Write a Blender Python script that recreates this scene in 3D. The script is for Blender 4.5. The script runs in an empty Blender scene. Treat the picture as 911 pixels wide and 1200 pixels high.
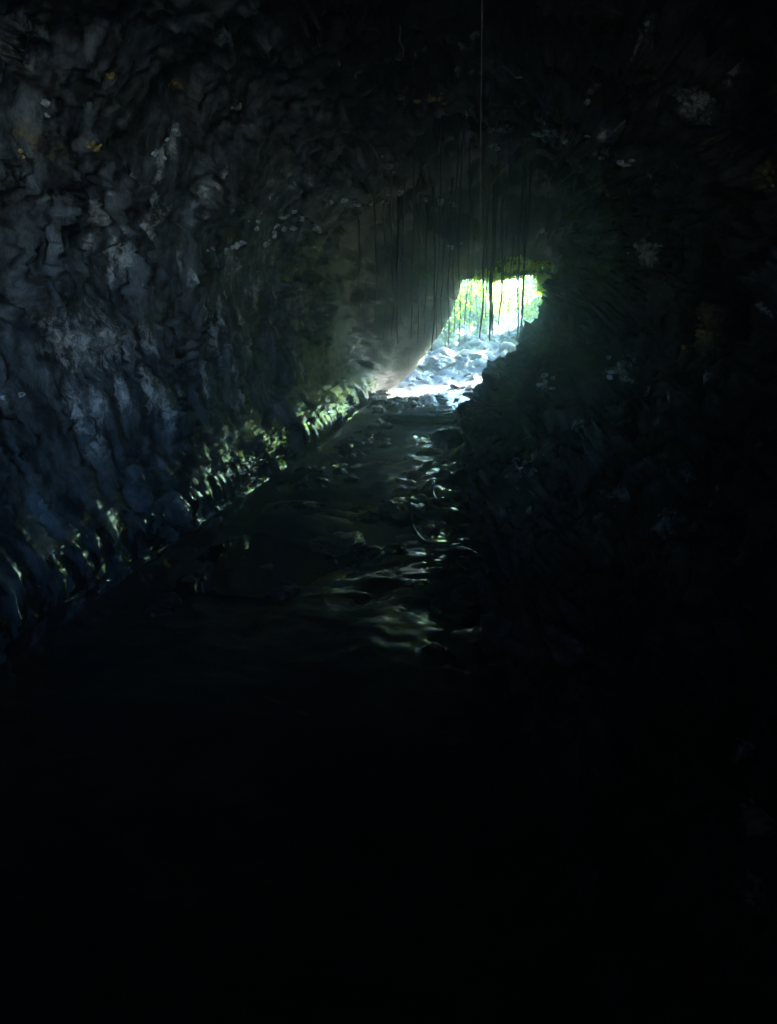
import bpy, math, random
import numpy as np
from mathutils import Vector
from mathutils.bvhtree import BVHTree

R = math.radians
scene = bpy.context.scene
col = scene.collection

# ------------------------------------------------------------------ camera
EYE = Vector((0.0, 0.0, 1.6))
cam_d = bpy.data.cameras.new('camera')
cam = bpy.data.objects.new('camera', cam_d)
col.objects.link(cam)
cam.location = EYE
PITCH, YAW = R(14.34), R(8.24)
cam.rotation_euler = (R(90) - PITCH, 0, YAW)
cam_d.sensor_fit = 'VERTICAL'
cam_d.sensor_height = 36
cam_d.lens = 27
cam_d.clip_start = 0.05
cam_d.clip_end = 500
scene.camera = cam

# ------------------------------------------------------------------ sky + sun
SUN_EL, SUN_AZ = 44, 62           # sun high ahead and to the right (azimuth from +Y towards +X)
world = bpy.data.worlds.new('World')
scene.world = world
world.use_nodes = True
wn = world.node_tree.nodes
bg = wn['Background']
sky = wn.new('ShaderNodeTexSky')
sky.sky_type = 'NISHITA'
sky.sun_disc = False
sky.sun_elevation = R(SUN_EL)
sky.sun_rotation = R(SUN_AZ)
sky.air_density = 1.0
sky.dust_density = 0.0
sky.ozone_density = 7.0
world.node_tree.links.new(sky.outputs[0], bg.inputs[0])
bg.inputs[1].default_value = 0.072

sd = bpy.data.lights.new('sun', 'SUN')
sd.energy = 5.0
sd.angle = R(0.5)
sd.color = (1.0, 0.95, 0.86)
sun = bpy.data.objects.new('sun', sd)
col.objects.link(sun)
d = Vector((math.sin(R(SUN_AZ)) * math.cos(R(SUN_EL)), math.cos(R(SUN_AZ)) * math.cos(R(SUN_EL)), math.sin(R(SUN_EL))))
sun.rotation_euler = d.to_track_quat('Z', 'Y').to_euler()
sun.location = (8, 30, 14)

# portals: they give off no light, they only tell the sampler where the sky looks into the cave
def portal(name, loc, size, aim):
    l = bpy.data.lights.new(name, 'AREA')
    l.shape = 'RECTANGLE'
    l.size, l.size_y = size
    l.cycles.is_portal = True
    o = bpy.data.objects.new(name, l)
    col.objects.link(o)
    o.location = loc
    o.rotation_euler = Vector(aim).to_track_quat('-Z', 'Z').to_euler()
    return o
portal('sky_portal_far', (-0.6, 16.5, 1.7), (5.2, 3.6), (0, -1, 0))
portal('sky_portal_near', (2.6, -7.9, 2.5), (5.6, 4.0), (0, 1, 0))

vs = scene.view_settings
vs.view_transform = 'Standard'
vs.look = 'None'
vs.gamma = 1.0
vs.use_curve_mapping = False
vs.exposure = 5.5

cy = scene.cycles
scene.render.engine = 'CYCLES'
cy.use_denoising = True
cy.denoiser = 'OPENIMAGEDENOISE'
cy.use_adaptive_sampling = False
cy.max_bounces = 6
cy.diffuse_bounces = 3
cy.glossy_bounces = 4
cy.transmission_bounces = 3
cy.volume_bounces = 1
cy.sample_clamp_indirect = 3.0
cy.caustics_reflective = True
cy.blur_glossy = 0.3
cy.use_guiding = False

# ------------------------------------------------------------------ noise (numpy)
_rs = np.random.RandomState(7)
_perm = _rs.permutation(4096).astype(np.int64)
_grad = _rs.normal(size=(4096, 3))
_grad /= np.linalg.norm(_grad, axis=1)[:, None]
_rnd = _rs.rand(4096, 4)

def _hash(ix, iy, iz):
    return _perm[(_perm[(_perm[ix & 4095] + iy) & 4095] + iz) & 4095]

def perlin(p):
    f = np.floor(p)
    i = f.astype(np.int64)
    t = p - f
    u = t * t * t * (t * (t * 6 - 15) + 10)
    out = 0
    for dx in (0, 1):
        wx = u[:, 0] if dx else 1 - u[:, 0]
        for dy in (0, 1):
            wy = u[:, 1] if dy else 1 - u[:, 1]
            for dz in (0, 1):
                wz = u[:, 2] if dz else 1 - u[:, 2]
                g = _grad[_hash(i[:, 0] + dx, i[:, 1] + dy, i[:, 2] + dz)]
                out = out + wx * wy * wz * (g[:, 0] * (t[:, 0] - dx) + g[:, 1] * (t[:, 1] - dy) + g[:, 2] * (t[:, 2] - dz))
    return out * 1.5

def fbm(p, o=4, gain=0.5):
    a, s, out = 1.0, 1.0, 0
    for k in range(o):
        out = out + a * perlin(p * s + 17.3 * k)
        a *= gain
        s *= 2.03
    return out

def ridged(p, o=3):
    a, s, out = 1.0, 1.0, 0
    for k in range(o):
        out = out + a * (1 - np.abs(perlin(p * s + 9.1 * k)) * 2)
        a *= 0.5
        s *= 2.1
    return out / 1.75

def cells(p):
    """Worley: returns F1, F2 and the random height of the nearest cell."""
    f = np.floor(p).astype(np.int64)
    n = len(p)
    f1 = np.full(n, 9.0); f2 = np.full(n, 9.0); h1 = np.zeros(n)
    for dx in (-1, 0, 1):
        for dy in (-1, 0, 1):
            for dz in (-1, 0, 1):
                c = f + (dx, dy, dz)
                r = _rnd[_hash(c[:, 0], c[:, 1], c[:, 2])]
                dd = np.linalg.norm(c + r[:, :3] - p, axis=1)
                near = dd < f1
                f2 = np.where(near, f1, np.minimum(f2, dd))
                h1 = np.where(near, r[:, 3], h1)
                f1 = np.where(near, dd, f1)
    return f1, f2, h1

def facets(p, tilt=0.9):
    """broken rock: each Worley cell is a flat tilted plane, so neighbours meet in crisp fractures"""
    f = np.floor(p).astype(np.int64)
    n = len(p)
    f1 = np.full(n, 9.0); out = np.zeros(n)
    for dx in (-1, 0, 1):
        for dy in (-1, 0, 1):
            for dz in (-1, 0, 1):
                c = f + (dx, dy, dz)
                hs = _hash(c[:, 0], c[:, 1], c[:, 2])
                r = _rnd[hs]
                off = p - c - r[:, :3]
                dd = (off * off).sum(1)
                near = dd < f1
                hgt = (r[:, 3] - 0.5) + tilt * (_grad[hs] * off).sum(1)
                out = np.where(near, hgt, out)
                f1 = np.where(near, dd, f1)
    return out

def smooth(a, b, x):
    t = np.clip((x - a) / (b - a), 0, 1)
    return t * t * (3 - 2 * t)

# ------------------------------------------------------------------ helpers
def tag(o, label=None, cat=None, group=None, kind=None):
    if label: o['label'] = label
    if cat: o['category'] = cat
    if group: o['group'] = group
    if kind: o['kind'] = kind
    return o

def mesh_obj(name, verts, faces, mat, parent=None, smooth_shade=True):
    me = bpy.data.meshes.new(name)
    v = np.asarray(verts, dtype=np.float32)
    if isinstance(faces, np.ndarray):
        k = faces.shape[1]
        me.vertices.add(len(v)); me.vertices.foreach_set('co', v.ravel())
        me.loops.add(faces.size); me.loops.foreach_set('vertex_index', faces.ravel().astype(np.int32))
        me.polygons.add(len(faces)); me.polygons.foreach_set('loop_start', np.arange(0, faces.size, k, dtype=np.int32))
        me.update(calc_edges=True)
        me.validate()
    else:
        me.from_pydata([tuple(q) for q in v], [], faces)
        me.update()
    if smooth_shade:
        me.polygons.foreach_set('use_smooth', np.ones(len(me.polygons), dtype=bool))
    if mat: me.materials.append(mat)
    o = bpy.data.objects.new(name, me)
    col.objects.link(o)
    if parent: o.parent = parent
    return o

def grid_faces(nr, nc, wrap=False):
    r = np.arange(nr - 1)[:, None]
    c = np.arange(nc if wrap else nc - 1)[None, :]
    a = r * nc + c
    b = r * nc + (c + 1) % nc
    return np.stack([a, b, b + nc, a + nc], axis=-1).reshape(-1, 4)

class NT:
    def __init__(self, name):
        self.m = bpy.data.materials.new(name)
        self.m.use_nodes = True
        self.t = self.m.node_tree
        self.b = self.t.nodes['Principled BSDF']
        self.out = self.t.nodes['Material Output']
    def n(self, typ, ins=None, **kw):
        nd = self.t.nodes.new(typ)
        for k, v in kw.items(): setattr(nd, k, v)
        for k, v in (ins or {}).items():
            if isinstance(v, bpy.types.NodeSocket): self.t.links.new(v, nd.inputs[k])
            else: nd.inputs[k].default_value = v
        return nd
    def link(self, a, b): self.t.links.new(a, b)
    def noise(self, vec, scale, detail=4, rough=0.55, dist=0.0):
        return self.n('ShaderNodeTexNoise', {'Vector': vec, 'Scale': scale, 'Detail': detail, 'Roughness': rough, 'Distortion': dist}).outputs[0]
    def ramp(self, fac, a, b, va=0.0, vb=1.0):
        return self.n('ShaderNodeMapRange', {0: fac, 1: a, 2: b, 3: va, 4: vb}).outputs[0]
    def mix(self, fac, a, b):
        nd = self.t.nodes.new('ShaderNodeMix'); nd.data_type = 'RGBA'
        for i, v in ((0, fac), (6, a), (7, b)):
            if isinstance(v, bpy.types.NodeSocket): self.t.links.new(v, nd.inputs[i])
            else: nd.inputs[i].default_value = v
        return nd.outputs[2]
    def math(self, op, a, b=0.0, c=0.0):
        nd = self.t.nodes.new('ShaderNodeMath'); nd.operation = op
        for i, v in enumerate((a, b, c)):
            if isinstance(v, bpy.types.NodeSocket): self.t.links.new(v, nd.inputs[i])
            else: nd.inputs[i].default_value = v
        return nd.outputs[0]

# ------------------------------------------------------------------ materials
def rock_material(name, dark, mid, rough_dry, rough_wet, wet_lo, wet_hi, wet_z=None, crust_highlight=True, bump=0.5, streak=False, wet_y=None, film=0.0, far_shade=None):
    k = NT(name)
    geo = k.n('ShaderNodeNewGeometry').outputs['Position']
    vec = geo
    if streak:
        mp = k.n('ShaderNodeMapping', {'Vector': geo, 'Scale': (1, 1, 0.35)})
        vec = mp.outputs[0]
    n1 = k.noise(vec, 1.3, 6, 0.6, 0.4)
    n2 = k.noise(vec, 7.0, 6, 0.65)
    n3 = k.noise(geo, 38.0, 4, 0.6)
    base = k.mix(k.ramp(n2, 0.42, 0.70), dark, mid)
    base = k.mix(k.ramp(n1, 0.45, 0.7, 0, 0.6), base, (dark[0] * 0.6, dark[1] * 0.6, dark[2] * 0.6, 1))
    # brownish iron stains
    ns = k.noise(geo, 2.2, 5, 0.6, 0.8)
    base = k.mix(k.ramp(ns, 0.60, 0.74, 0, 0.3), base, (0.08, 0.06, 0.035, 1))
    if crust_highlight:
        at = k.n('ShaderNodeAttribute', attribute_name='crust_highlight')
        sep = k.n('ShaderNodeSeparateColor', {0: at.outputs['Color']})
        nb = k.noise(geo, 16.0, 8, 0.75, 0.5)
        nb = k.math('MULTIPLY', k.math('SUBTRACT', nb, 0.5), 1.7)
        f1 = k.ramp(k.math('ADD', sep.outputs[0], nb), 0.36, 0.72, 0, 0.9)
        f2 = k.ramp(k.math('ADD', sep.outputs[1], nb), 0.36, 0.72, 0, 0.9)
        # faint overall dusting of pale mineral
        nd = k.noise(geo, 5.0, 7, 0.7, 0.6)
        f0 = k.ramp(nd, 0.60, 0.70, 0, 0.55)
        base = k.mix(f0, base, (0.20, 0.22, 0.23, 1))
        base = k.mix(f1, base, (0.58, 0.64, 0.70, 1))  # pale mineral patches, highlights painted in with them
        base = k.mix(f2, base, (0.22, 0.185, 0.08, 1))
    if far_shade:                                            # shade put into the colour: dark olive rock towards the opening
        ay = k.n('ShaderNodeSeparateXYZ', {0: geo}).outputs[1]
        ay = k.math('ADD', ay, k.ramp(k.noise(geo, 1.1, 5, 0.65), 0.3, 0.7, -1.6, 1.6))
        base = k.mix(k.ramp(ay, far_shade[0], far_shade[1], 0, 0.92), base, k.mix(n2, (0.012, 0.018, 0.006, 1), (0.045, 0.065, 0.018, 1)))
    k.link(base, k.b.inputs['Base Color'])
    nw = k.noise(vec, 1.9, 4, 0.55, 0.3)
    wet = k.ramp(nw, wet_lo, wet_hi)
    if wet_z:
        z = k.n('ShaderNodeSeparateXYZ', {0: geo}).outputs[2]
        wet = k.math('MULTIPLY', wet, k.ramp(z, wet_z[0], wet_z[1], 1.0, wet_z[2]))
    if wet_y:
        yy_ = k.n('ShaderNodeSeparateXYZ', {0: geo}).outputs[1]
        wet = k.math('MULTIPLY', wet, k.ramp(yy_, wet_y[0], wet_y[1], 0.0, 1.0))
        xx_ = k.n('ShaderNodeSeparateXYZ', {0: geo}).outputs[0]
        xx_ = k.math('ADD', xx_, k.ramp(k.noise(geo, 0.9, 3, 0.5), 0.3, 0.7, -0.35, 0.35))
        wet = k.math('MULTIPLY', wet, k.ramp(xx_, -1.35, -0.85, 0.06, 1.0))   # the trickle keeps to the right of the floor
    rv = k.math('ADD', k.ramp(wet, 0, 1, rough_dry, rough_wet), k.ramp(n3, 0.3, 0.7, -0.05, 0.07))
    k.link(rv, k.b.inputs['Roughness'])
    k.b.inputs['IOR'].default_value = 1.45
    n4 = k.noise(geo, 90.0, 3, 0.6)
    h = k.math('ADD', k.math('ADD', k.math('MULTIPLY', n2, 0.6), k.math('MULTIPLY', n3, 0.25)), k.math('MULTIPLY', n4, 0.07))
    bs = bump
    if film:                                             # a film of running water over the wet stretches
        k.link(k.math('MULTIPLY', wet, film), k.b.inputs['Coat Weight'])
        k.b.inputs['Coat Roughness'].default_value = 0.09
        k.b.inputs['Coat IOR'].default_value = 1.5
        bs = k.ramp(wet, 0, 1, bump, bump * 0.35)
    bp = k.n('ShaderNodeBump', {'Strength': bs, 'Distance': 0.06, 'Height': h})
    k.link(bp.outputs[0], k.b.inputs['Normal'])
    return k.m

M = {}
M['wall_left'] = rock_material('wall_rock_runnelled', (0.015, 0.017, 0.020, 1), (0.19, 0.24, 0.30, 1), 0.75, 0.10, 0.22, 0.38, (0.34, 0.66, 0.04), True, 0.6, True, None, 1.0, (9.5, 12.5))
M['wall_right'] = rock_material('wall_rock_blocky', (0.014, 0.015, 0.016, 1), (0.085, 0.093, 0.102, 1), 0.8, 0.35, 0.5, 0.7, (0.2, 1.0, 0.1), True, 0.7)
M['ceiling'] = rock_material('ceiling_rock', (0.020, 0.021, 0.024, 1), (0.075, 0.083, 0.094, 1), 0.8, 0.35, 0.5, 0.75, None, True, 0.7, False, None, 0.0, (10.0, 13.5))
M['floor'] = rock_material('floor_lava', (0.010, 0.010, 0.010, 1), (0.030, 0.029, 0.026, 1), 0.85, 0.09, 0.42, 0.50, None, False, 0.3, False, (2.6, 4.4), 1.0)
M['rope'] = rock_material('rope_wet_glint', (0.03, 0.03, 0.028, 1), (0.07, 0.07, 0.06, 1), 0.16, 0.09, 0.3, 0.5, None, False, 0.12)  # wet ropes, their glints helped by a lighter base colour
M['boulder'] = rock_material('boulder_lava', (0.014, 0.014, 0.015, 1), (0.05, 0.05, 0.05, 1), 0.5, 0.22, 0.4, 0.6, None, False, 0.5)
M['rubble'] = rock_material('rubble_wet', (0.012, 0.012, 0.0125, 1), (0.045, 0.045, 0.045, 1), 0.55, 0.16, 0.46, 0.56, None, False, 0.7)
M['pit_rock'] = rock_material('pit_rock', (0.012, 0.012, 0.012, 1), (0.04, 0.04, 0.039, 1), 0.6, 0.18, 0.47, 0.57, None, False, 0.5)

k = NT('water')
geo = k.n('ShaderNodeNewGeometry').outputs['Position']
k.b.inputs['Base Color'].default_value = (0.006, 0.007, 0.005, 1)
k.b.inputs['Roughness'].default_value = 0.06
k.b.inputs['IOR'].default_value = 1.33
bp = k.n('ShaderNodeBump', {'Strength': 0.10, 'Distance': 0.02, 'Height': k.noise(geo, 6.0, 2, 0.5)})
k.link(bp.outputs[0], k.b.inputs['Normal'])
M['water'] = k.m

k = NT('root_bark')
geo = k.n('ShaderNodeNewGeometry').outputs['Position']
k.link(k.mix(k.noise(geo, 14, 3), (0.015, 0.011, 0.008, 1), (0.06, 0.042, 0.03, 1)), k.b.inputs['Base Color'])
k.b.inputs['Roughness'].default_value = 0.6
M['root'] = k.m

k = NT('root_lit')  # lighter root copy, light on the root put into its colour
geo = k.n('ShaderNodeNewGeometry').outputs['Position']
k.link(k.mix(k.noise(geo, 14, 3), (0.16, 0.15, 0.13, 1), (0.34, 0.32, 0.28, 1)), k.b.inputs['Base Color'])
k.b.inputs['Roughness'].default_value = 0.5
M['root_lit'] = k.m

def leaf_material(name, c, t):
    k = NT(name)
    geo = k.n('ShaderNodeNewGeometry')
    ri = geo.outputs['Random Per Island']
    k.link(k.mix(ri, c, (c[0] * 1.3, c[1] * 1.1, c[2], 1)), k.b.inputs['Base Color'])
    k.b.inputs['Roughness'].default_value = 0.5
    k.b.inputs['Specular IOR Level'].default_value = 0.2
    tr = k.n('ShaderNodeBsdfTranslucent', {0: k.mix(ri, t, (t[0] * 1.2, t[1] * 1.05, t[2], 1))})
    mx = k.n('ShaderNodeMixShader', {0: 0.5, 1: k.b.outputs[0], 2: tr.outputs[0]})
    k.link(mx.outputs[0], k.out.inputs[0])
    return k.m
# half of each leaf's light is reflected, half let through (the two are mixed 50:50 above)
M['leaf'] = leaf_material('leaf_green', (0.13, 0.22, 0.012, 1), (0.52, 0.80, 0.02, 1))
M['leaf_fern'] = leaf_material('leaf_fern', (0.15, 0.23, 0.012, 1), (0.58, 0.82, 0.02, 1))
M['leaf_shaded'] = leaf_material('leaf_shaded', (0.04, 0.09, 0.006, 1), (0.14, 0.32, 0.01, 1))  # darker leaf copy, shade put into its colour
M['leaf_lit'] = leaf_material('leaf_sunlit', (0.18, 0.24, 0.015, 1), (0.64, 0.86, 0.025, 1))  # lighter leaf copy, sunlight put into its colour
M['rim_glow'] = leaf_material('rim_glow_green', (0.14, 0.24, 0.01, 1), (0.50, 0.80, 0.02, 1))  # green put on the rim for the glow there

k = NT('bark')
geo = k.n('ShaderNodeNewGeometry').outputs['Position']
k.link(k.mix(k.noise(geo, 9, 4), (0.04, 0.03, 0.02, 1), (0.14, 0.11, 0.08, 1)), k.b.inputs['Base Color'])
k.b.inputs['Roughness'].default_value = 0.85
M['bark'] = k.m

k = NT('soil')
geo = k.n('ShaderNodeNewGeometry').outputs['Position']
k.link(k.mix(k.ramp(k.noise(geo, 1.5, 6), 0.4, 0.6), (0.05, 0.045, 0.03, 1), (0.05, 0.09, 0.02, 1)), k.b.inputs['Base Color'])
k.b.inputs['Roughness'].default_value = 0.9
M['soil'] = k.m

# ------------------------------------------------------------------ the cave: one closed ring of profiles from y=-10 to y=17
# control points run: left base, up the left wall, over the ceiling, down the right wall, across the floor
STN = {
-9.6: [(-7,-0.6),(-7,0.5),(-7,2),(-7,4),(-6,6),(-3,8),(0,9),(3,9),(6,9),(9,8),(12,6),(12,4),(12,2),(12,0.8),(7,-0.5),(0,-0.6)],
-8.0: [(0.3,0.7),(0.1,1.0),(0.0,1.4),(0.0,2.0),(0.2,2.7),(0.7,3.5),(1.5,4.1),(2.6,4.3),(3.7,4.2),(4.6,3.7),(5.1,3.0),(5.2,2.3),(5.1,1.6),(4.8,1.1),(4.0,0.8),(2.0,0.6)],  # unseen rear mouth, added to let sky light onto the near walls
-5.0: [(-1.2,0.0),(-1.3,0.4),(-1.5,0.9),(-1.6,1.6),(-1.4,2.5),(-0.8,3.5),(0.3,4.3),(1.8,4.6),(3.2,4.4),(4.3,3.9),(4.8,3.1),(4.7,2.3),(4.1,1.3),(3.4,0.7),(2.2,0.2),(0.5,0.0)],
-2.0: [(-2.1,0.0),(-2.2,0.4),(-2.4,0.9),(-2.5,1.6),(-2.4,2.5),(-1.8,3.4),(-0.7,4.1),(0.8,4.4),(2.1,4.3),(3.0,3.8),(3.3,3.0),(3.0,2.2),(2.3,1.3),(1.6,0.7),(0.8,0.2),(-0.8,0.0)],
-0.9: [(-2.0,1.1),(-2.1,1.25),(-2.3,1.42),(-2.45,1.72),(-2.35,2.05),(-1.9,2.4),(-0.9,2.9),(0.1,3.7),(1.0,3.8),(1.35,3.3),(1.35,2.5),(1.2,2.1),(1.0,1.6),(0.7,1.2),(0.3,1.08),(-0.9,1.08)],  # unseen narrowing, shaped to shade the right wall, near floor and upper walls
  1.0: [(-2.1,0.0),(-2.28,0.32),(-2.5,0.7),(-2.7,1.5),(-2.65,2.4),(-2.1,3.3),(-1.1,3.8),(0.1,3.95),(1.2,3.8),(2.0,3.2),(2.3,2.4),(1.9,1.6),(1.3,0.95),(0.75,0.45),(0.3,0.08),(-1.0,0.0)],
  5.0: [(-2.1,0.0),(-2.28,0.32),(-2.5,0.7),(-2.7,1.5),(-2.65,2.4),(-2.1,3.3),(-1.1,3.8),(0.1,3.95),(1.0,3.7),(1.7,3.2),(2.0,2.4),(1.6,1.6),(1.0,0.95),(0.35,0.45),(-0.18,0.06),(-1.1,-0.02)],
 10.0: [(-2.15,0.0),(-2.2,0.3),(-2.5,0.7),(-2.7,1.5),(-2.65,2.4),(-2.1,3.3),(-1.1,3.8),(0.0,3.9),(0.8,3.7),(1.2,3.1),(1.3,2.4),(0.95,1.6),(0.4,1.0),(0.0,0.5),(-0.36,0.06),(-1.2,-0.02)],
 12.5: [(-2.2,0.04),(-2.25,0.3),(-2.5,0.7),(-2.7,1.5),(-2.7,2.4),(-2.1,3.25),(-1.1,3.75),(0.0,3.85),(0.7,3.6),(1.05,3.0),(1.1,2.3),(0.75,1.6),(0.2,1.1),(-0.2,0.5),(-0.5,0.09),(-1.3,0.05)],
 13.7: [(-2.35,0.02),(-2.4,0.3),(-2.6,0.72),(-2.7,1.4),(-2.5,2.15),(-2.0,2.95),(-1.1,3.4),(0.0,3.5),(0.7,3.3),(1.1,2.8),(1.15,2.3),(0.9,1.7),(0.4,1.1),(0.0,0.5),(-0.35,0.08),(-1.25,0.02)],
 14.9: [(-2.35,0.04),(-2.3,0.25),(-2.15,0.6),(-1.9,1.15),(-1.55,1.7),(-1.15,2.2),(-0.75,2.55),(-0.1,2.7),(0.5,2.68),(0.88,2.5),(0.98,2.1),(0.9,1.7),(0.7,1.15),(0.35,0.6),(-0.05,0.2),(-1.2,0.06)],
 15.6: [(-2.25,0.08),(-2.05,0.26),(-1.62,0.7),(-1.26,1.16),(-1.00,1.58),(-0.87,1.95),(-0.79,2.30),(-0.2,2.36),(0.3,2.39),(0.70,2.37),(0.77,2.1),(0.78,1.72),(0.66,1.3),(0.45,0.85),(0.1,0.35),(-1.2,0.12)],
 16.5: [(-3.2,0.1),(-3.1,0.4),(-2.9,0.8),(-2.5,1.5),(-2.0,2.2),(-1.6,2.8),(-1.0,3.2),(-0.2,3.4),(0.6,3.4),(1.2,3.2),(1.6,2.7),(1.7,2.0),(1.5,1.3),(1.1,0.8),(0.4,0.4),(-1.2,0.18)],
 17.3: [(-8,0.1),(-8,1.3),(-8,2.4),(-7,3.8),(-5.5,5.0),(-3.5,5.6),(-1.8,5.8),(0.0,5.9),(2.0,5.8),(4,5.5),(7,4.8),(9,3.8),(9,2.2),(7,1.2),(3,0.3),(-3,0.12)],
}
ys_k = np.array(sorted(STN))
CP = np.array([STN[y] for y in ys_k])              # stations x 16 x 2
NS = 704
rows = [-9.6]
y = -9.6
while y < 17.3:
    if y < 1.0: st = 0.12
    elif y < 15.8: st = max(0.026, 0.0062 * y)
    else: st = 0.10
    y = min(17.3, y + st)
    rows.append(y)
rows = np.array(rows)
NR = len(rows)

def interp_stations(yv):
    """cubic (monotone-ish) interpolation of the control loops along y"""
    out = np.zeros((len(yv), 16, 2))
    m = np.zeros_like(CP)
    dy = np.diff(ys_k)[:, None, None]
    sl = np.diff(CP, axis=0) / dy
    m[1:-1] = np.where(sl[:-1] * sl[1:] > 0, 2 * sl[:-1] * sl[1:] / (sl[:-1] + sl[1:] + 1e-12), 0)
    m[0], m[-1] = sl[0], sl[-1]
    i = np.clip(np.searchsorted(ys_k, yv, side='right') - 1, 0, len(ys_k) - 2)
    h = (ys_k[i + 1] - ys_k[i])
    t = ((yv - ys_k[i]) / h)[:, None, None]
    h = h[:, None, None]
    return ((2*t**3-3*t**2+1)*CP[i] + (t**3-2*t**2+t)*h*m[i] + (-2*t**3+3*t**2)*CP[i+1] + (t**3-t**2)*h*m[i+1])

L = interp_stations(rows)                            # NR x 16 x 2
s = np.arange(NS) / NS * 16.0
i0 = np.floor(s).astype(int)
t = (s - i0)[None, :, None]
P0, P1, P2, P3 = (L[:, (i0 + q) % 16] for q in (-1, 0, 1, 2))
XZ = 0.5 * (2*P1 + (P2-P0)*t + (2*P0-5*P1+4*P2-P3)*t**2 + (3*P1-P0-3*P2+P3)*t**3)
T = np.roll(XZ, -3, axis=1) - np.roll(XZ, 3, axis=1)
T /= np.linalg.norm(T, axis=2, keepdims=True) + 1e-9
Nn = np.stack([T[..., 1], -T[..., 0]], axis=-1)       # pointing into the tube
base = np.zeros((NR, NS, 3))
base[..., 0] = XZ[..., 0]; base[..., 1] = rows[:, None]; base[..., 2] = XZ[..., 1]
p = base.reshape(-1, 3)
S = np.tile(s, NR)
Yv = p[:, 1]

def band(a, b, w):
    return smooth(a - w, a + w, S) * (1 - smooth(b - w, b + w, S))
wl = band(0.2, 5.2, 0.4)
wc = band(5.2, 8.8, 0.7)
wr = band(8.8, 14.0, 0.5)
wf = 1 - np.clip(wl + wc + wr, 0, 1)
lip = band(0.35, 2.0, 0.3)

warp = np.stack([fbm(p * 0.9 + o, 2) for o in (0, 31, 77)], axis=1)
q = p + 0.2 * warp
disp = np.zeros(len(p))
big = fbm(p * np.array([0.45, 0.3, 0.6]) + 5, 3)
# broken rock at four sizes, a little longer along the passage
fA = facets(q * np.array([0.9, 0.7, 1.1]) + 4)
fB = facets(q * np.array([2.3, 1.9, 2.6]) + 44)
fC = facets(q * np.array([5.6, 5.0, 6.2]) + 84)
fD = facets(q * np.array([13.0, 11.0, 14.0]) + 124)
fine = fbm(q * 11.0 + 2, 3)
run = fbm(p * np.array([2.0, 6.0, 0.8]) + 11, 2)
f1b, f2b, hb = cells(q * np.array([5.5, 4.6, 6.0]) + 40)
tornb = (hb - 0.5) * smooth(0.02, 0.22, f2b - f1b)
f1e, f2e, he = cells(q * np.array([13, 10, 12.0]) + 140)
tornc = (he - 0.5) * smooth(0.02, 0.25, f2e - f1e)
f1d, f2d, hd = cells(q * np.array([1.5, 1.5, 1.5]) + 24)
patchy = smooth(-0.25, 0.35, fbm(p * 0.9 + 200, 2))           # smoother flow skin against broken stretches
brk = np.clip(smooth(-0.12, 0.22, fbm(p * np.array([0.4, 0.8, 0.6]) + 310, 2)) + 0.7 * smooth(2.9, 3.2, Yv) * (1 - smooth(4.3, 4.8, Yv)), 0, 1)
lipm = lip * (0.35 + 0.65 * brk)
disp += wl * (1 - 0.85 * lipm) * (0.17 * big + 0.11 * fA + (0.03 + 0.07 * patchy) * fB + (0.02 + 0.055 * patchy) * fC + (0.008 + 0.022 * patchy) * fD + 0.015 * run + 0.02 * fine)
# wet drapery at the foot of the left wall, broken in places
drap = fbm(p * np.array([1.5, 8.0, 1.1]) + 60, 2)
drap2 = fbm(p * np.array([3, 21.0, 2.5]) + 90, 2)
disp += lipm * (0.030 * drap + 0.007 * drap2 + 0.07 * brk + 0.012 * fC + 0.006 * fine)
disp += wc * (0.28 * big + 0.26 * fA + 0.14 * fB + 0.06 * fC + 0.025 * fD + 0.02 * fine)
disp += wr * (0.25 * big + 0.30 * fA + 0.18 * fB + 0.08 * fC + 0.03 * fD + 0.02 * fine)
# floor: low lobes and wrinkles
lob = ridged(q * np.array([1.0, 0.8, 1.0]) + 50, 2)
wrk = fbm(q * np.array([3.4, 3.4, 3.0]) + 70, 2)
far = smooth(12.3, 13.8, Yv)
disp += wf * ((0.10 * fbm(p * np.array([0.7, 0.5, 0.7]) + 33, 3) + 0.06 * (lob - 0.6) + 0.008 * wrk + 0.012 * fC + 0.006 * fine)
              + far * (0.10 * fB + 0.06 * fC + 0.025 * fD + 0.04 * wrk))
ends = smooth(-8.6, -6.0, Yv)
rim = 1 - 0.65 * smooth(13.6, 15.4, Yv) 
disp *= ends * rim
V = base.copy()
V[..., 0] += Nn[..., 0] * disp.reshape(NR, NS)
V[..., 2] += Nn[..., 1] * disp.reshape(NR, NS)
# small push along the passage so that blocks get real faces towards the camera
V[..., 1] += (0.05 * fC * (wl + wc + wr) * ends * (1 - smooth(14.9, 15.5, Yv))).reshape(NR, NS)

# ray helper on the whole ring
F_all = grid_faces(NR, NS, True)
bvh = BVHTree.FromPolygons([tuple(v) for v in V.reshape(-1, 3)], F_all.tolist(), all_triangles=False)
rot = cam.rotation_euler.to_matrix()
def ray(px, py):
    return (rot @ Vector(((px - 455.5) / 900.0, (600 - py) / 900.0, -1.0))).normalized()
def hit(px, py):
    loc, nor, idx, dist = bvh.ray_cast(EYE, ray(px, py))
    return loc
def on_floor(x, y, top=1.55):
    loc, nor, idx, dist = bvh.ray_cast(Vector((x, y, top)), Vector((0, 0, -1)))
    return loc.z if loc else 0.0

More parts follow.
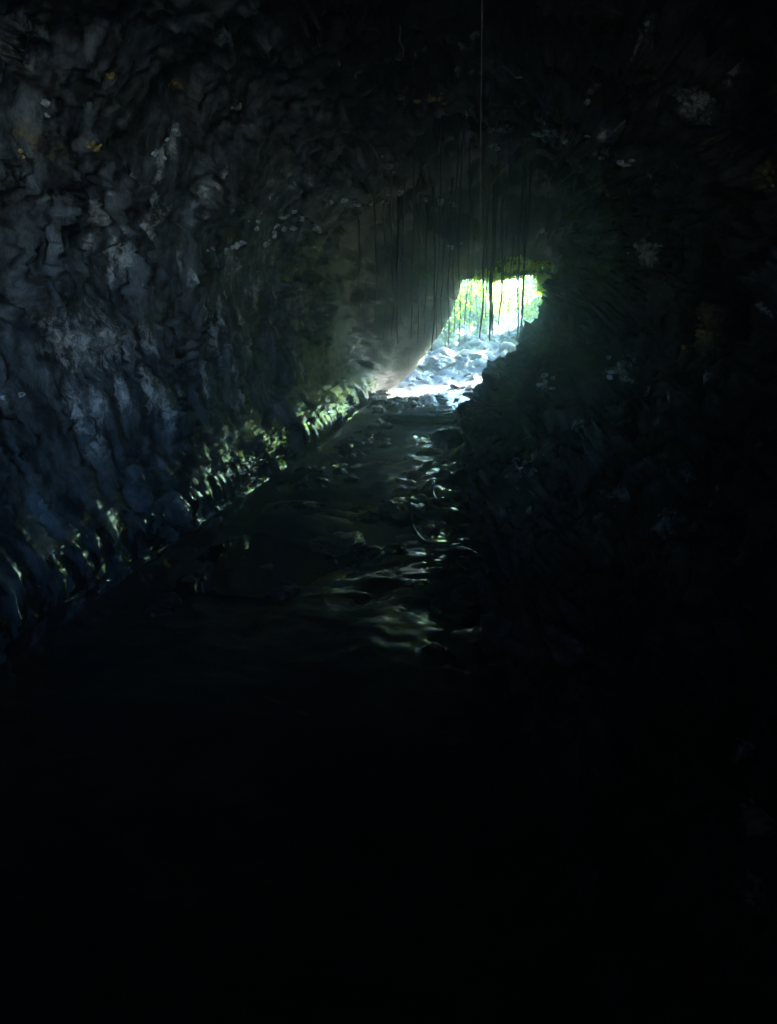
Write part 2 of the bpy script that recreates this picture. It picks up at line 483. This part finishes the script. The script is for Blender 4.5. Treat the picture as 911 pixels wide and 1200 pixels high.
# pale mineral crusts with highlights painted in, and ochre growths on the rock
crust_highlight = np.zeros((NR * NS, 4), dtype=np.float32); crust_highlight[:, 3] = 1
Vf = V.reshape(-1, 3)
def spot(px, py, rad, ch=0, stretch=(1, 1, 1), amt=1.0):
    c = hit(px, py)
    if c is None: return
    dd = np.linalg.norm((Vf - np.array(c)) / (np.array(stretch) * rad), axis=1)
    crust_highlight[:, ch] = np.maximum(crust_highlight[:, ch], amt * np.clip(1.0 - 0.55 * dd, 0, 1) * (dd < 1.6))
rng = random.Random(11)
for a in [(203,163,.10),(190,185,.07),(128,395,.42,0,(1,1,.6),.62),(90,400,.4,0,(1,1,.6),.6),(660,162,.22,0,(1.4,.8,1),.85),(640,158,.15),(585,152,.12,0,(1.4,.7,1),.75),
          (712,180,.12,0,(1.5,.8,1),.7),(762,294,.16,0,(1,1,1),.9),(455,195,.14,0,(1,1,1),.75),(480,225,.16,0,(2,.8,.6),.7),(515,238,.12,0,(2,.8,.6),.7),
          (505,112,.14,1,(1.5,.8,1),.8),(825,385,.2,1,(1,1,1.2),.8),(800,410,.16,1,(1,1,1),.7),(900,205,.10,1),(205,95,.06,1),(30,60,.2,0,(1,1,1),.55),
          (265,525,.1,0,(1,1,3),.6),(235,600,.1,0,(1,1,3),.75),(215,590,.08,0,(1,1,3),.7),(760,30,.18,0,(1.4,.8,1),.6),(810,125,.16,0,(1.4,.8,1),.6),
          (785,610,.12,0,(1,1,1),.7),(725,430,.16,0,(1,1,1),.65),(730,575,.12,0,(1,1,1),.6),(890,960,.06,0,(1,1,2),.7),(870,880,.05,0,(1,1,2),.6),(885,1050,.05,0,(1,1,2),.6),
          (610,560,.14,0,(1,1,1),.6),(640,450,.12,0,(1,1,1),.6),(60,180,.12,1,(1,1,.6),.6),(30,155,.14,1,(1,1,.6),.6),(100,170,.1,1,(1,1,.6),.6),
          (270,305,.22,0,(1,1,1.6),.6),(300,340,.2,0,(1,1,1.6),.6),(345,330,.16,0,(1,1,2),.62),(250,390,.2,0,(1,1,1.5),.6),(410,240,.12,0,(1,2,.5),.65),
          (90,480,.14,0,(1,1,1.6),.6),(145,460,.12,0,(1,1,1.6),.6),(110,520,.14,0,(1,1,1.2),.58)]:
    spot(*a)
for _ in range(120):
    spot(rng.uniform(100, 450), rng.uniform(200, 480), rng.uniform(.03, .09), 0, (1, 1, rng.uniform(.6, 2.5)), rng.uniform(.55, .8))
for _ in range(55):
    spot(rng.uniform(380, 860), rng.uniform(20, 260), rng.uniform(.03, .08), rng.choice((0, 0, 0, 1)), (1.3, .8, 1), rng.uniform(.55, .8))
for _ in range(40):
    spot(rng.uniform(600, 905), rng.uniform(330, 620), rng.uniform(.03, .08), 0, (1, 1, 1), rng.uniform(.5, .7))

def strip(name, c0, c1, mat):
    cols = np.arange(c0, c1 + 1) % NS
    sub = V[:, cols].reshape(-1, 3)
    f = grid_faces(NR, len(cols))
    o = mesh_obj(name, sub, f, mat)
    at = o.data.color_attributes.new('crust_highlight', 'FLOAT_COLOR', 'POINT')
    at.data.foreach_set('color', crust_highlight.reshape(NR, NS, 4)[:, cols].reshape(-1))
    o['kind'] = 'structure'
    o.cycles.shadow_terminator_geometry_offset = 0.0
    return o
u = NS / 16
floor_o = strip('floor', int(14.0 * u), NS + int(0.25 * u), M['floor'])
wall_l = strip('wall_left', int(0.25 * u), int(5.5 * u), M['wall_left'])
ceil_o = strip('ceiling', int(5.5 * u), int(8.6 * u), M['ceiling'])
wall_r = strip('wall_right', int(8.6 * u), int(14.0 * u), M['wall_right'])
wall_l['label'] = 'dark cave wall with vertical drip runnels and a wet lower lip'
wall_r['label'] = 'dark blocky cave wall sloping down to the floor'

# the rock mass around the passage (keeps daylight out of the thin cave skin)
hr = np.array([i for i in range(0, NR, 6) if -9.4 < rows[i] < 17.0])
hc = np.arange(0, NS, 11)
cen = XZ[hr].mean(axis=1, keepdims=True)
rel = XZ[hr][:, hc] - cen
rr_ = np.linalg.norm(rel, axis=2, keepdims=True)
thick = 1.6 * (smooth(-8.6, -6.0, rows[hr]) * (1 - smooth(14.6, 16.2, rows[hr])))[:, None, None] + 0.25
hv = np.zeros((len(hr), len(hc), 3))
hxz = cen + rel * (rr_ + thick) / rr_
hv[..., 0] = hxz[..., 0]; hv[..., 1] = rows[hr][:, None]; hv[..., 2] = hxz[..., 1]
hill = mesh_obj('hill', hv.reshape(-1, 3), grid_faces(len(hr), len(hc), True), M['pit_rock'])
tag(hill, 'rock mass enclosing the cave passage', kind='structure')

# water lying in the hollows of the floor
wy = np.linspace(4.2, 9.4, 60); wx = np.linspace(-2.3, 0.3, 20)
gx, gy = np.meshgrid(wx, wy)
wv = np.stack([gx.ravel(), gy.ravel(), np.full(gx.size, -0.045)], axis=1)
water = mesh_obj('water', wv, grid_faces(60, 20), M['water'])
tag(water, 'shallow dark water lying in hollows of the cave floor', kind='structure')

# ------------------------------------------------------------------ boulders
def rock_mesh(name, seed, dims, n=3, facet=0.35, rough=0.10):
    import bmesh
    bm = bmesh.new()
    bmesh.ops.create_icosphere(bm, subdivisions=n + (1 if n > 3 else 0), radius=1.0)
    me = bpy.data.meshes.new(name)
    bm.to_mesh(me); bm.free()
    v = np.empty(len(me.vertices) * 3, dtype=np.float32); me.vertices.foreach_get('co', v)
    v = v.reshape(-1, 3).astype(float)
    rs = np.random.RandomState(seed)
    for _ in range(9):                                   # cut flat faces
        nrm = rs.normal(size=3); nrm /= np.linalg.norm(nrm)
        lim = rs.uniform(0.55, 0.95)
        dd = v @ nrm - lim
        v -= np.outer(np.maximum(dd, 0), nrm) * (0.6 + facet)
    v *= (1 + rough * 1.6 * fbm(v * 1.4 + seed, 3) + rough * 0.5 * fbm(v * 5 + seed, 2))[:, None]
    v *= (1 + 0.20 * facets(v * 1.1 + seed * 3.3) + 0.09 * facets(v * 2.6 + seed) + (0.03 * facets(v * 7.0 + seed) if n > 3 else 0))[:, None]
    v *= np.array(dims)
    me.vertices.foreach_set('co', v.astype(np.float32).ravel())
    me.polygons.foreach_set('use_smooth', np.ones(len(me.polygons), dtype=bool))
    me.update()
    return me

def rock(px, x, y, dims, seed, label, group=None, mat='boulder', rz=0.0, tilt=(0, 0), sink=0.35, n=4, name='boulder'):
    me = rock_mesh(name, seed, dims, n)
    me.materials.append(M[mat])
    o = bpy.data.objects.new(name, me); col.objects.link(o)
    o.location = (x, y, on_floor(x, y) + dims[2] * (1 - 2 * sink) )
    o.rotation_euler = (tilt[0], tilt[1], rz)
    tag(o, label, 'rock', group)
    return o

def px_floor(px, py):
    c = hit(px, py)
    if c is None or c.y > 15.9: c = EYE + ray(px, py) * 19.0
    return c.x, c.y
BO = [
 (498, 492, (0.80, 0.55, 0.15), 3, 'broad low dark lava hump lying across the floor before the bright rubble', 0.1),
 (497, 452, (0.42, 0.32, 0.20), 5, 'dark rounded boulder with a shadowed face amid glinting wet rubble', 0.3),
 (561, 494, (0.20, 0.30, 0.12), 8, 'slanted grey green boulder leaning at the foot of the right wall', 0.7),
 (530, 440, (0.18, 0.16, 0.16), 12, 'small pointed dark rock upright in the bright rubble', 0.2),
 (532, 520, (0.30, 0.40, 0.17), 15, 'black boulder beside the yellow green glints on wet floor', 0.5),
 (470, 600, (0.20, 0.24, 0.09), 29, 'low black rock standing in the shallow water', 0.4),
 (395, 640, (0.26, 0.2, 0.05), 33, 'flat dark rock breaking the water surface near the left wall', 1.2),
 (340, 600, (0.22, 0.3, 0.06), 36, 'dim rounded rock at the edge of the pool under the wet wall', 2.2),
 (430, 655, (0.13, 0.1, 0.07), 41, 'small dark stone with a glinting rim in the pool', 0.8),
]
for (bx, by, dm, sd_, lb, rz) in BO:
    x, yy = px_floor(bx, by)
    rock(None, x, yy, dm, sd_, lb, rz=rz)

def pit_rock(x, y, dims, seed, label, rz):
    o = rock(None, x, y, dims, seed, label, rz=rz, mat='rubble')
    z0 = float(out_z(np.array([x]), np.array([y]))[0])
    o.location.z = z0 + dims[2] * 0.3

# rubble: stones of the floor between the lava hump and the opening
stones = [rock_mesh('stone', 100 + i, (1, 1, 1), 2) for i in range(8)]
for m_ in stones: m_.materials.append(M['rubble'])
rg = random.Random(5)
for i in range(90):
    yy = 12.6 + 3.2 * rg.random()
    x = rg.uniform(-2.3, 0.3)
    z = on_floor(x, yy)
    if z > 0.5: continue
    sc = rg.uniform(0.04, 0.14)
    o = bpy.data.objects.new('stone', stones[i % 8]); col.objects.link(o)
    o.parent = floor_o
    o.location = (x, yy, z + sc * 0.1)
    o.scale = (sc * rg.uniform(.8, 1.6), sc * rg.uniform(.8, 1.3), sc * rg.uniform(.4, .7))
    o.rotation_euler = (rg.uniform(-.35, .35), rg.uniform(-.35, .35), rg.uniform(0, 6.28))
for i in range(150):
    yy = 3.0 + 10.0 * rg.random() ** 0.6
    x = rg.choice((rg.uniform(-2.1, -1.6), rg.uniform(-0.6, 0.5), rg.uniform(-2, 0)))
    z = on_floor(x, yy)
    sc = rg.uniform(0.03, 0.10)
    o = bpy.data.objects.new('stone', stones[i % 8]); col.objects.link(o)
    o.parent = floor_o
    o.location = (x, yy, z + sc * 0.1)
    o.scale = (sc * rg.uniform(.8, 1.5), sc * rg.uniform(.8, 1.3), sc * rg.uniform(.45, .8))
    o.rotation_euler = (rg.uniform(-.3, .3), rg.uniform(-.3, .3), rg.uniform(0, 6.28))

# rock knobs, highlights put into their pale colour, and ochre mineral nodules
def nodule_material(name, a, b):
    k = NT(name)
    geo = k.n('ShaderNodeNewGeometry').outputs['Position']
    n = k.noise(geo, 26, 6, 0.7)
    k.link(k.mix(k.ramp(n, 0.36, 0.62), a, b), k.b.inputs['Base Color'])
    k.b.inputs['Roughness'].default_value = 0.38
    bp = k.n('ShaderNodeBump', {'Strength': 0.6, 'Distance': 0.03, 'Height': n})
    k.link(bp.outputs[0], k.b.inputs['Normal'])
    return k.m
M['nodule'] = nodule_material('mineral_glint_pale', (0.06, 0.07, 0.08, 1), (0.52, 0.62, 0.72, 1))
M['nodule_ochre'] = nodule_material('mineral_ochre', (0.05, 0.04, 0.02, 1), (0.42, 0.33, 0.10, 1))
nod = {}
for key in ('nodule', 'nodule_ochre'):
    nod[key] = [rock_mesh('mineral_glint_nodule', 500 + i, (1, 1, 1), 2) for i in range(5)]
    for m_ in nod[key]: m_.materials.append(M[key])
rn = random.Random(21)
SPOTS = [(660,160,30,9,0,9),(640,157,14,6,0,4),(585,152,20,5,0,5),(575,170,14,5,0,3),(455,195,9,14,0,6),(480,226,26,5,0,6),(515,238,22,5,0,6),(535,287,9,3,0,2),
         (505,112,20,8,1,6),(470,122,8,10,0,3),(548,130,3,7,0,2),(203,161,8,8,0,6),(188,184,8,8,0,4),(712,181,20,6,0,4),(733,190,10,5,0,3),(762,294,14,10,0,8),(742,290,6,8,0,3),
         (815,118,12,8,0,3),(695,122,10,3,0,2),(755,28,16,8,0,3),(903,207,8,12,1,6),(825,384,14,16,1,6),(806,408,8,8,1,3),(275,125,6,3,0,2),(340,166,5,3,0,2),(205,96,7,6,1,3),
         (395,236,26,4,0,6),(435,238,16,4,0,4),(350,266,30,5,0,6),(345,250,12,6,0,4),(130,86,6,4,1,2),(100,172,18,5,1,4),(30,182,16,6,1,4),(60,128,10,12,0,3),(325,282,16,10,0,5),
         (15,465,12,3,0,3),(300,270,30,20,0,6),(260,300,20,20,0,5),(785,610,10,10,0,4),(640,450,10,16,0,4),(725,430,14,12,0,5),(608,540,6,14,0,4),(880,950,10,14,0,4),(865,875,10,10,0,3),(886,1060,8,16,0,4)]
for (cx, cyy, wx_, wy_, ochre, cnt) in SPOTS:
    for j in range(cnt):
        px, py = cx + rn.uniform(-wx_, wx_), cyy + rn.uniform(-wy_, wy_)
        loc, nor, idx, dist = bvh.ray_cast(EYE, ray(px, py))
        if loc is None or loc.y > 15: continue
        sz = rn.uniform(1.2, 4.5) / 900.0 * dist
        sz = min(sz, 0.05)
        o = bpy.data.objects.new('mineral_glint_nodule', nod['nodule_ochre' if ochre else 'nodule'][j % 5]); col.objects.link(o)
        o.parent = ceil_o if loc.z > 3.0 else (wall_l if loc.x < 0 else wall_r)
        o.location = loc
        o.scale = (sz * rn.uniform(.9, 1.9), sz * rn.uniform(.7, 1.1), sz * rn.uniform(.6, 1.1))
        o.rotation_euler = (rn.uniform(-.5, .5), rn.uniform(-.5, .5), rn.uniform(-.6, .6))

# ------------------------------------------------------------------ tubes: lava ropes on the floor and hanging roots
def tube(name, pts, rad, mat, seg=7, parent=None):
    pts = np.array(pts, float); n = len(pts)
    rad = np.broadcast_to(rad, (n,)) if np.ndim(rad) == 0 else np.array(rad)
    tg = np.gradient(pts, axis=0); tg /= np.linalg.norm(tg, axis=1)[:, None] + 1e-9
    ref = np.tile((0.0, 0.0, 1.0), (n, 1))
    ref[np.abs(tg[:, 2]) > 0.8] = (1.0, 0.0, 0.0)
    a = np.cross(tg, ref); a /= np.linalg.norm(a, axis=1)[:, None]
    b = np.cross(tg, a)
    ang = np.arange(seg) / seg * 2 * math.pi
    v = pts[:, None] + rad[:, None, None] * (np.cos(ang)[None, :, None] * a[:, None] + np.sin(ang)[None, :, None] * b[:, None])
    f = [list(r) for r in grid_faces(n, seg, True)]
    f += [list(range(seg))[::-1], [(n - 1) * seg + i for i in range(seg)]]
    return mesh_obj(name, v.reshape(-1, 3), f, mat, parent)

def spline(ctrl, n):
    c = np.array(ctrl, float)
    c = np.vstack([2 * c[0] - c[1], c, 2 * c[-1] - c[-2]])
    out = []
    for tt in np.linspace(0, len(c) - 3 - 1e-6, n):
        i = int(tt); t_ = tt - i
        p0, p1, p2, p3 = c[i:i + 4]
        out.append(0.5 * (2*p1 + (p2-p0)*t_ + (2*p0-5*p1+4*p2-p3)*t_**2 + (3*p1-p0-3*p2+p3)*t_**3))
    return np.array(out)

ROPES = [
 ([(492,585),(497,570),(509,564),(507,577),(513,588),(530,592),(546,597)], 0.013),
 ([(482,614),(489,627),(500,638),(520,641),(545,644),(562,651)], 0.014),
 ([(497,655),(515,664),(535,662),(548,668)], 0.012),
 ([(305,814),(325,824),(345,833),(362,838)], 0.010),
 ([(330,680),(342,684),(347,688)], 0.010),
 ([(205,634),(178,653),(150,668)], 0.028),
 ([(125,688),(105,703),(90,718)], 0.014),
 ([(98,694),(82,703),(66,712)], 0.011),
 ([(402,655),(415,664),(432,652)], 0.012),
]
for c, rr in ROPES:
    pts = []
    for (px, py) in spline([(a_, b_, 0) for a_, b_ in c], 30)[:, :2]:
        loc, nor, idx, dist = bvh.ray_cast(EYE, ray(px, py))
        w = EYE + ray(px, py) * ((EYE.z + 0.045) / -ray(px, py).z)
        if loc.z < -0.045: loc = w
        pts.append(np.array(loc) + np.array((0, 0, rr * 0.35)))
    pts = np.array(pts)
    for _ in range(4):                                   # relax small kinks where the rope crosses bumps
        pts[1:-1] = 0.25 * pts[:-2] + 0.5 * pts[1:-1] + 0.25 * pts[2:]
    if np.linalg.norm(np.diff(pts, axis=0), axis=1).max() > 0.35: continue
    taper = rr * (0.35 + 0.65 * np.sin(np.linspace(0.15, math.pi - 0.15, 30)))
    tube('lava_rope', pts, taper * 1.35, M['rope'], 8, floor_o)

def ceiling_z(x, y):
    loc, nor, idx, dist = bvh.ray_cast(Vector((x, y, 1.8)), Vector((0, 0, 1)))
    return loc.z if loc else 3.8
def hang_root(px, py_end, depth, width_px, label, group=None, wob=1.0, seed=0, mat='root', lean=0.0):
    d_ = ray(px, py_end)
    e = EYE + d_ * (depth / d_.y)
    rs = np.random.RandomState(seed)
    top = ceiling_z(e.x, e.y)
    n = 28
    zz = np.linspace(top + 0.06, e.z, n)
    r0 = 1.35 * width_px / 900.0 * depth / 2
    ph = rs.rand(4) * 6.28
    k_ = np.linspace(0, 1, n)
    ox = wob * (0.022 * np.sin(k_ * 5 + ph[0]) + 0.008 * np.sin(k_ * 17 + ph[1])) * (0.3 + k_)
    oy = wob * (0.022 * np.sin(k_ * 4 + ph[2]) + 0.008 * np.sin(k_ * 15 + ph[3])) * (0.3 + k_)
    ox -= ox[-1] * k_
    ox = ox - lean * (1 - k_)
    pts = np.stack([e.x + ox, e.y + oy, zz], axis=1)
    rad = r0 * (1.0 - 0.55 * k_) * (1 + 0.15 * np.sin(k_ * 23 + ph[1]))
    o = tube('hanging_root', pts, rad, M[mat], 6)
    tag(o, label, 'root', group)
    # a few side rootlets
    for j in range(rs.randint(1, 4)):
        a = rs.randint(6, n - 5)
        b0 = pts[a]
        ln = rs.uniform(.12, .45)
        kk = np.linspace(0, 1, 8)
        an = rs.rand() * 6.28
        sp = np.stack([b0[0] + math.cos(an) * 0.05 * np.sqrt(kk), b0[1] + math.sin(an) * 0.05 * np.sqrt(kk), b0[2] - ln * kk], axis=1)
        tube('rootlet', sp, 0.35 * r0 * (1 - 0.6 * kk), M['root'], 4, o)
    return o
hang_root(563, 398, 5.8, 0.5, 'single very long hair thin root hanging from the ceiling before the opening', seed=1, wob=.12, mat='root_lit', lean=0.06)
hang_root(472, 66, 7.3, 2.2, 'short pale root stub dangling from the dark ceiling', seed=2, mat='root_lit')
OPEN_LABEL = {574: 'thickest dark root hanging in silhouette across the bright cave opening', 562: 'stout dark root beside the thickest one across the opening',
              577: 'thin root hanging close against the thickest root in the opening', 597: 'faintest hair root before the white part of the opening',
              584.5: 'medium dark root hanging where leaves give way to white sky'}
for i, (px, pe, w_) in enumerate([(562, 396, 3.0), (574, 399, 3.8), (577, 392, 2.0), (584.5, 381, 2.6), (606, 398, 2.4), (609, 399, 2.2), (613, 397, 2.0), (597, 394, 1.2), (569, 372, 1.4), (590, 362, 1.2)]):
    lb = OPEN_LABEL.get(px)
    if lb is None:
        lb = 'thin dark root in the tight trio before the white right side of the opening' if px > 600 else 'short fine root ending high in the bright cave opening'
    hang_root(px, pe, 11.5 + (i * 1.7) % 3.0, w_, lb, 'roots across the opening', seed=10 + i)
CURT_LABEL = {467: 'thickest root of the brown root curtain left of the opening', 506: 'longest root of the brown root curtain left of the opening',
              538: 'root hanging just outside the sloping left edge of the opening', 545: 'fine root hanging over the left edge of the opening',
              551: 'fine root hanging just inside the left edge of the opening', 421: 'outermost short root of the curtain against the dark left wall'}
for i, (px, pe, w_) in enumerate([(538, 407, 1.6), (526, 404, 1.8), (532, 396, 1.2), (518.5, 385, 2.0), (506, 412, 2.2), (512, 398, 1.4), (498, 390, 1.5), (490, 405, 1.6), (482, 396, 1.8), (467, 403, 2.4), (474, 385, 1.4), (459, 392, 1.6), (450, 398, 1.4), (440, 380, 1.6), (430, 388, 1.4), (421, 372, 1.4), (545, 400, 1.3), (551, 392, 1.2)]):
    hang_root(px, pe, 10.5 + (i * 2.3) % 3.6, w_, CURT_LABEL.get(px, 'thin brown root in the root curtain hanging left of the cave opening'), 'root curtain beside the opening', seed=40 + i)

# ------------------------------------------------------------------ outside the far opening
gx = np.concatenate([np.linspace(-20, -4.2, 24), np.linspace(-4, 3, 150), np.linspace(3.2, 20, 26)]); gy = np.concatenate([np.linspace(16.0, 30, 240), np.linspace(30.4, 50, 50)])
GX, GY = np.meshgrid(gx, gy)
def out_z(x, y):
    x = np.asarray(x, float); y = np.asarray(y, float)
    z = 0.04 + 0.80 * smooth(16, 24.5, y) - 0.7 * smooth(25, 30, y) + 2.0 * smooth(34, 50, y)
    z = z + 3.0 * smooth(3.2, 9, np.abs(x + 0.6)) * smooth(17, 19.5, y)
    pp = np.stack([np.ravel(x), np.ravel(y), np.zeros(np.size(x))], axis=1)
    f1_, f2_, h_ = cells(pp * 1.3 + 3)
    f3_, f4_, h3_ = cells(pp * 3.7 + 13)
    bl = (0.14 * (h3_ - 0.5) * smooth(0.0, 0.3, f4_ - f3_) + 0.06 * fbm(pp * 5 + 3, 3) + 0.26 * (h_ - 0.5) * smooth(0.0, 0.3, f2_ - f1_) + 0.18 * fbm(pp * 0.8, 4)).reshape(np.shape(x))
    return z + bl * smooth(16.2, 17.5, y)
GZ = out_z(GX, GY)

ground = mesh_obj('ground', np.stack([GX.ravel(), GY.ravel(), GZ.ravel()], 1), grid_faces(290, 200), M['pit_rock'])
ground['kind'] = 'structure'
bvh_g = BVHTree.FromPolygons([tuple(v) for v in np.stack([GX.ravel(), GY.ravel(), GZ.ravel()], 1)], grid_faces(290, 200).tolist())

pit_rock(-0.55, 17.0, (0.42, 0.36, 0.26), 19, 'large wet boulder half buried just outside the cave opening', 0.9)
pit_rock(0.55, 22.5, (0.65, 0.5, 0.42), 23, 'sunlit grey boulder on the crest of the rubble outside', 0.2)
pit_rock(-1.5, 19.0, (0.5, 0.35, 0.25), 27, 'flat topped boulder on the rubble slope outside', 1.7)
rg2 = random.Random(9)
for i in range(240):
    yy = 16.3 + 9.0 * rg2.random() ** 1.2
    x = rg2.uniform(-3.0, 1.6)
    z = float(bvh_g.ray_cast(Vector((x, yy, 9)), Vector((0, 0, -1)))[0].z)
    sc = 0.05 / (0.10 + 0.9 * rg2.random()) ** 0.9
    o = bpy.data.objects.new('stone', stones[i % 8]); col.objects.link(o)
    o.parent = ground
    o.location = (x, yy, z + sc * 0.15)
    o.scale = (sc * rg2.uniform(.8, 1.5), sc * rg2.uniform(.8, 1.3), sc * rg2.uniform(.45, .75))
    o.rotation_euler = (rg2.uniform(-.35, .35), rg2.uniform(-.35, .35), rg2.uniform(0, 6.28))

def plant(name, x, y, h, spread, nleaf, leaf, seed, label, cat, group=None, mat='leaf', trunk=0.4, stems=3):
    rs = np.random.RandomState(seed)
    z0 = float(out_z(np.array([x]), np.array([y]))[0])
    root = bpy.data.objects.new(name, None); col.objects.link(root)
    root.location = (x, y, z0)
    tag(root, label, cat, group)
    cents = []
    sv, sf = [], []
    for k_ in range(stems):
        an = rs.rand() * 6.28; ln = spread * rs.uniform(.2, .7)
        c = spline([(0, 0, -0.1), (math.cos(an) * ln * .25, math.sin(an) * ln * .25, h * trunk), (math.cos(an) * ln, math.sin(an) * ln, h * rs.uniform(.7, .95))], 12)
        o = tube('trunk' if name == 'tree' else 'stem', c, np.linspace(0.022 * h ** .8 + .01, 0.006, 12), M['bark'], 6, root)
        for m_ in range(6):
            cc = c[rs.randint(4, 12)] + rs.normal(size=3) * np.array([spread * .35, spread * .35, h * .12])
            cents.append(cc)
    cents = np.array(cents)
    n = nleaf
    ci = rs.randint(0, len(cents), n)
    pos = cents[ci] + rs.normal(size=(n, 3)) * spread * 0.17
    dirs = rs.normal(size=(n, 3)) + np.array([0, 0, -0.25]); dirs /= np.linalg.norm(dirs, axis=1)[:, None]
    side = np.cross(dirs, rs.normal(size=(n, 3))); side /= np.linalg.norm(side, axis=1)[:, None]
    nn = np.cross(dirs, side)
    ll = leaf * rs.uniform(.6, 1.3, n)[:, None]
    a = pos; b = pos + dirs * ll * .45 + side * ll * .25 + nn * ll * .06; c = pos + dirs * ll; d_ = pos + dirs * ll * .45 - side * ll * .25 + nn * ll * .06
    v = np.stack([a, b, c, d_], 1).reshape(-1, 3)
    f = np.arange(4 * n).reshape(-1, 4)
    mesh_obj('crown' if name == 'tree' else 'foliage', v, f, M[mat], root, False)
    return root

plant('shrub', -1.5, 21.5, 2.2, 0.7, 900, 0.15, 1, 'bright leafy shrub overhanging the left edge of the cave opening', 'shrub', mat='leaf_shaded')
plant('shrub', -0.75, 24.6, 2.5, 0.7, 900, 0.16, 2, 'yellow green shrub behind the roots in the cave opening', 'shrub', mat='leaf_shaded')
TREES = [(-3.4, 27.5, 6.0, 1.8, 3600, 'leafy green tree beyond the left side of the cave opening'),
 (3.4, 27.5, 7.0, 1.7, 4200, 'leafy tree beyond the right side of the cave opening'),
 (6.2, 26.0, 6.4, 1.9, 4200, 'broad sunlit tree standing right of the other trees outside'),
 (5.2, 33.5, 8.0, 2.2, 4200, 'taller green tree behind the right hand trees outside'),
 (-0.7, 31.5, 6.6, 1.6, 4200, 'tall green tree in the hollow behind the opening'),
 (-6.0, 33.5, 7.0, 2.2, 3000, 'tall green tree behind the left hand tree outside'),
 (9.0, 31.0, 7.0, 2.3, 3600, 'spreading tree at the right rim of the pit outside'),
 (3.6, 38.0, 8.4, 2.0, 4200, 'far tall tree on the rise behind the gap outside the cave')]
plant('tree', 6.0, 22.3, 6.4, 1.7, 3400, 0.30, 333, 'unseen tall tree added on the right bank to shade the pit', 'tree', 'trees outside the cave', mat='leaf_fern', trunk=.75, stems=5)  # added out of view to keep sun off the pit floor
for i, (x, yy, h_, sp_, nl, lb) in enumerate(TREES):
    plant('tree', x, yy, h_, sp_, nl, 0.30, 300 + i, lb, 'tree', 'trees outside the cave', mat=('leaf', 'leaf_fern', 'leaf', 'leaf', 'leaf_lit', 'leaf', 'leaf', 'leaf_fern')[i], stems=5)
plant('shrub', 1.35, 27.0, 3.0, 0.9, 1500, 0.20, 61, 'glowing sunlit yellow green shrub seen through the right of the opening', 'shrub', mat='leaf_lit', trunk=.25, stems=5)
for i, (x, yy, h_, lb) in enumerate([(1.75, 18.9, 2.3, 'unseen broad leaved shrub added close outside the right edge of the opening'),
                                     (2.6, 20.3, 2.7, 'unseen yellow green shrub added between the fern and the right bank'),
                                     (2.0, 22.0, 2.6, 'unseen shrub added on the pit floor in front of the tall right hand trees'),
                                     (3.3, 23.0, 3.0, 'tall unseen shrub added at the foot of the right bank outside')]):
    plant('shrub', x, yy, h_, 0.75, 700, 0.24, 80 + i, lb, 'shrub', 'added shrubs right of the opening', mat='leaf_lit', trunk=.2, stems=5)  # added out of view to throw green light onto the wet wall
plant('fern', 1.25, 18.0, 1.2, 0.5, 500, 0.13, 8, 'low fern growing by the right edge of the opening', 'fern', mat='leaf_fern', trunk=.3, stems=5)

# green tufts added on the rim in place of the glow around the opening
rs = np.random.RandomState(3)
ri = [np.argmin(np.abs(rows - yy)) for yy in (15.1, 16.4)]
mv = []
for _ in range(9000):
    r_ = rs.randint(ri[0], ri[1]); sv_ = rs.choice((rs.uniform(9.0, 12.2), rs.uniform(9.0, 11.5), rs.uniform(9.2, 11.5), rs.uniform(6.4, 9.5)))
    c_ = int(sv_ * u) % NS
    b0 = V[r_, c_]; n0 = np.array([Nn[r_, c_, 0], 0.0, Nn[r_, c_, 1]])
    up = n0 * 0.8 + rs.normal(size=3) * 0.5 + np.array([0, -0.3, -0.1]); up /= np.linalg.norm(up)
    sd_ = np.cross(up, rs.normal(size=3)); sd_ /= np.linalg.norm(sd_)
    l_ = rs.uniform(.03, .14)
    mv += [b0 - sd_ * l_ * .2, b0 + sd_ * l_ * .2, b0 + up * l_]
rim_glow = mesh_obj('rim_glow', np.array(mv), np.arange(len(mv)).reshape(-1, 3), M['rim_glow'], None, False)
tag(rim_glow, 'bright green tufts standing for the glow on the rim of the cave opening', 'rim_glow', kind='stuff')

# ------------------------------------------------------------------ haze in the air of the cave
me = bpy.data.meshes.new('haze')
hx, hy0, hy1, hz0, hz1 = 21.0, -11.0, 51.0, -2.5, 12.5
vv = [(x, y, z) for x in (-hx, hx) for y in (hy0, hy1) for z in (hz0, hz1)]
me.from_pydata(vv, [], [(0, 1, 3, 2), (4, 6, 7, 5), (0, 4, 5, 1), (2, 3, 7, 6), (0, 2, 6, 4), (1, 5, 7, 3)])
hm = bpy.data.materials.new('haze'); hm.use_nodes = True
for nd in list(hm.node_tree.nodes):
    if nd.type == 'BSDF_PRINCIPLED': hm.node_tree.nodes.remove(nd)
pv = hm.node_tree.nodes.new('ShaderNodeVolumePrincipled')
pv.inputs['Color'].default_value = (0.60, 0.88, 1.0, 1)
pv.inputs['Density'].default_value = 0.021
pv.inputs['Anisotropy'].default_value = 0.85
hm.node_tree.links.new(pv.outputs[0], hm.node_tree.nodes['Material Output'].inputs['Volume'])
me.materials.append(hm)
hz = bpy.data.objects.new('haze', me); col.objects.link(hz)
tag(hz, 'thin pale haze filling the air of the cave', kind='stuff')
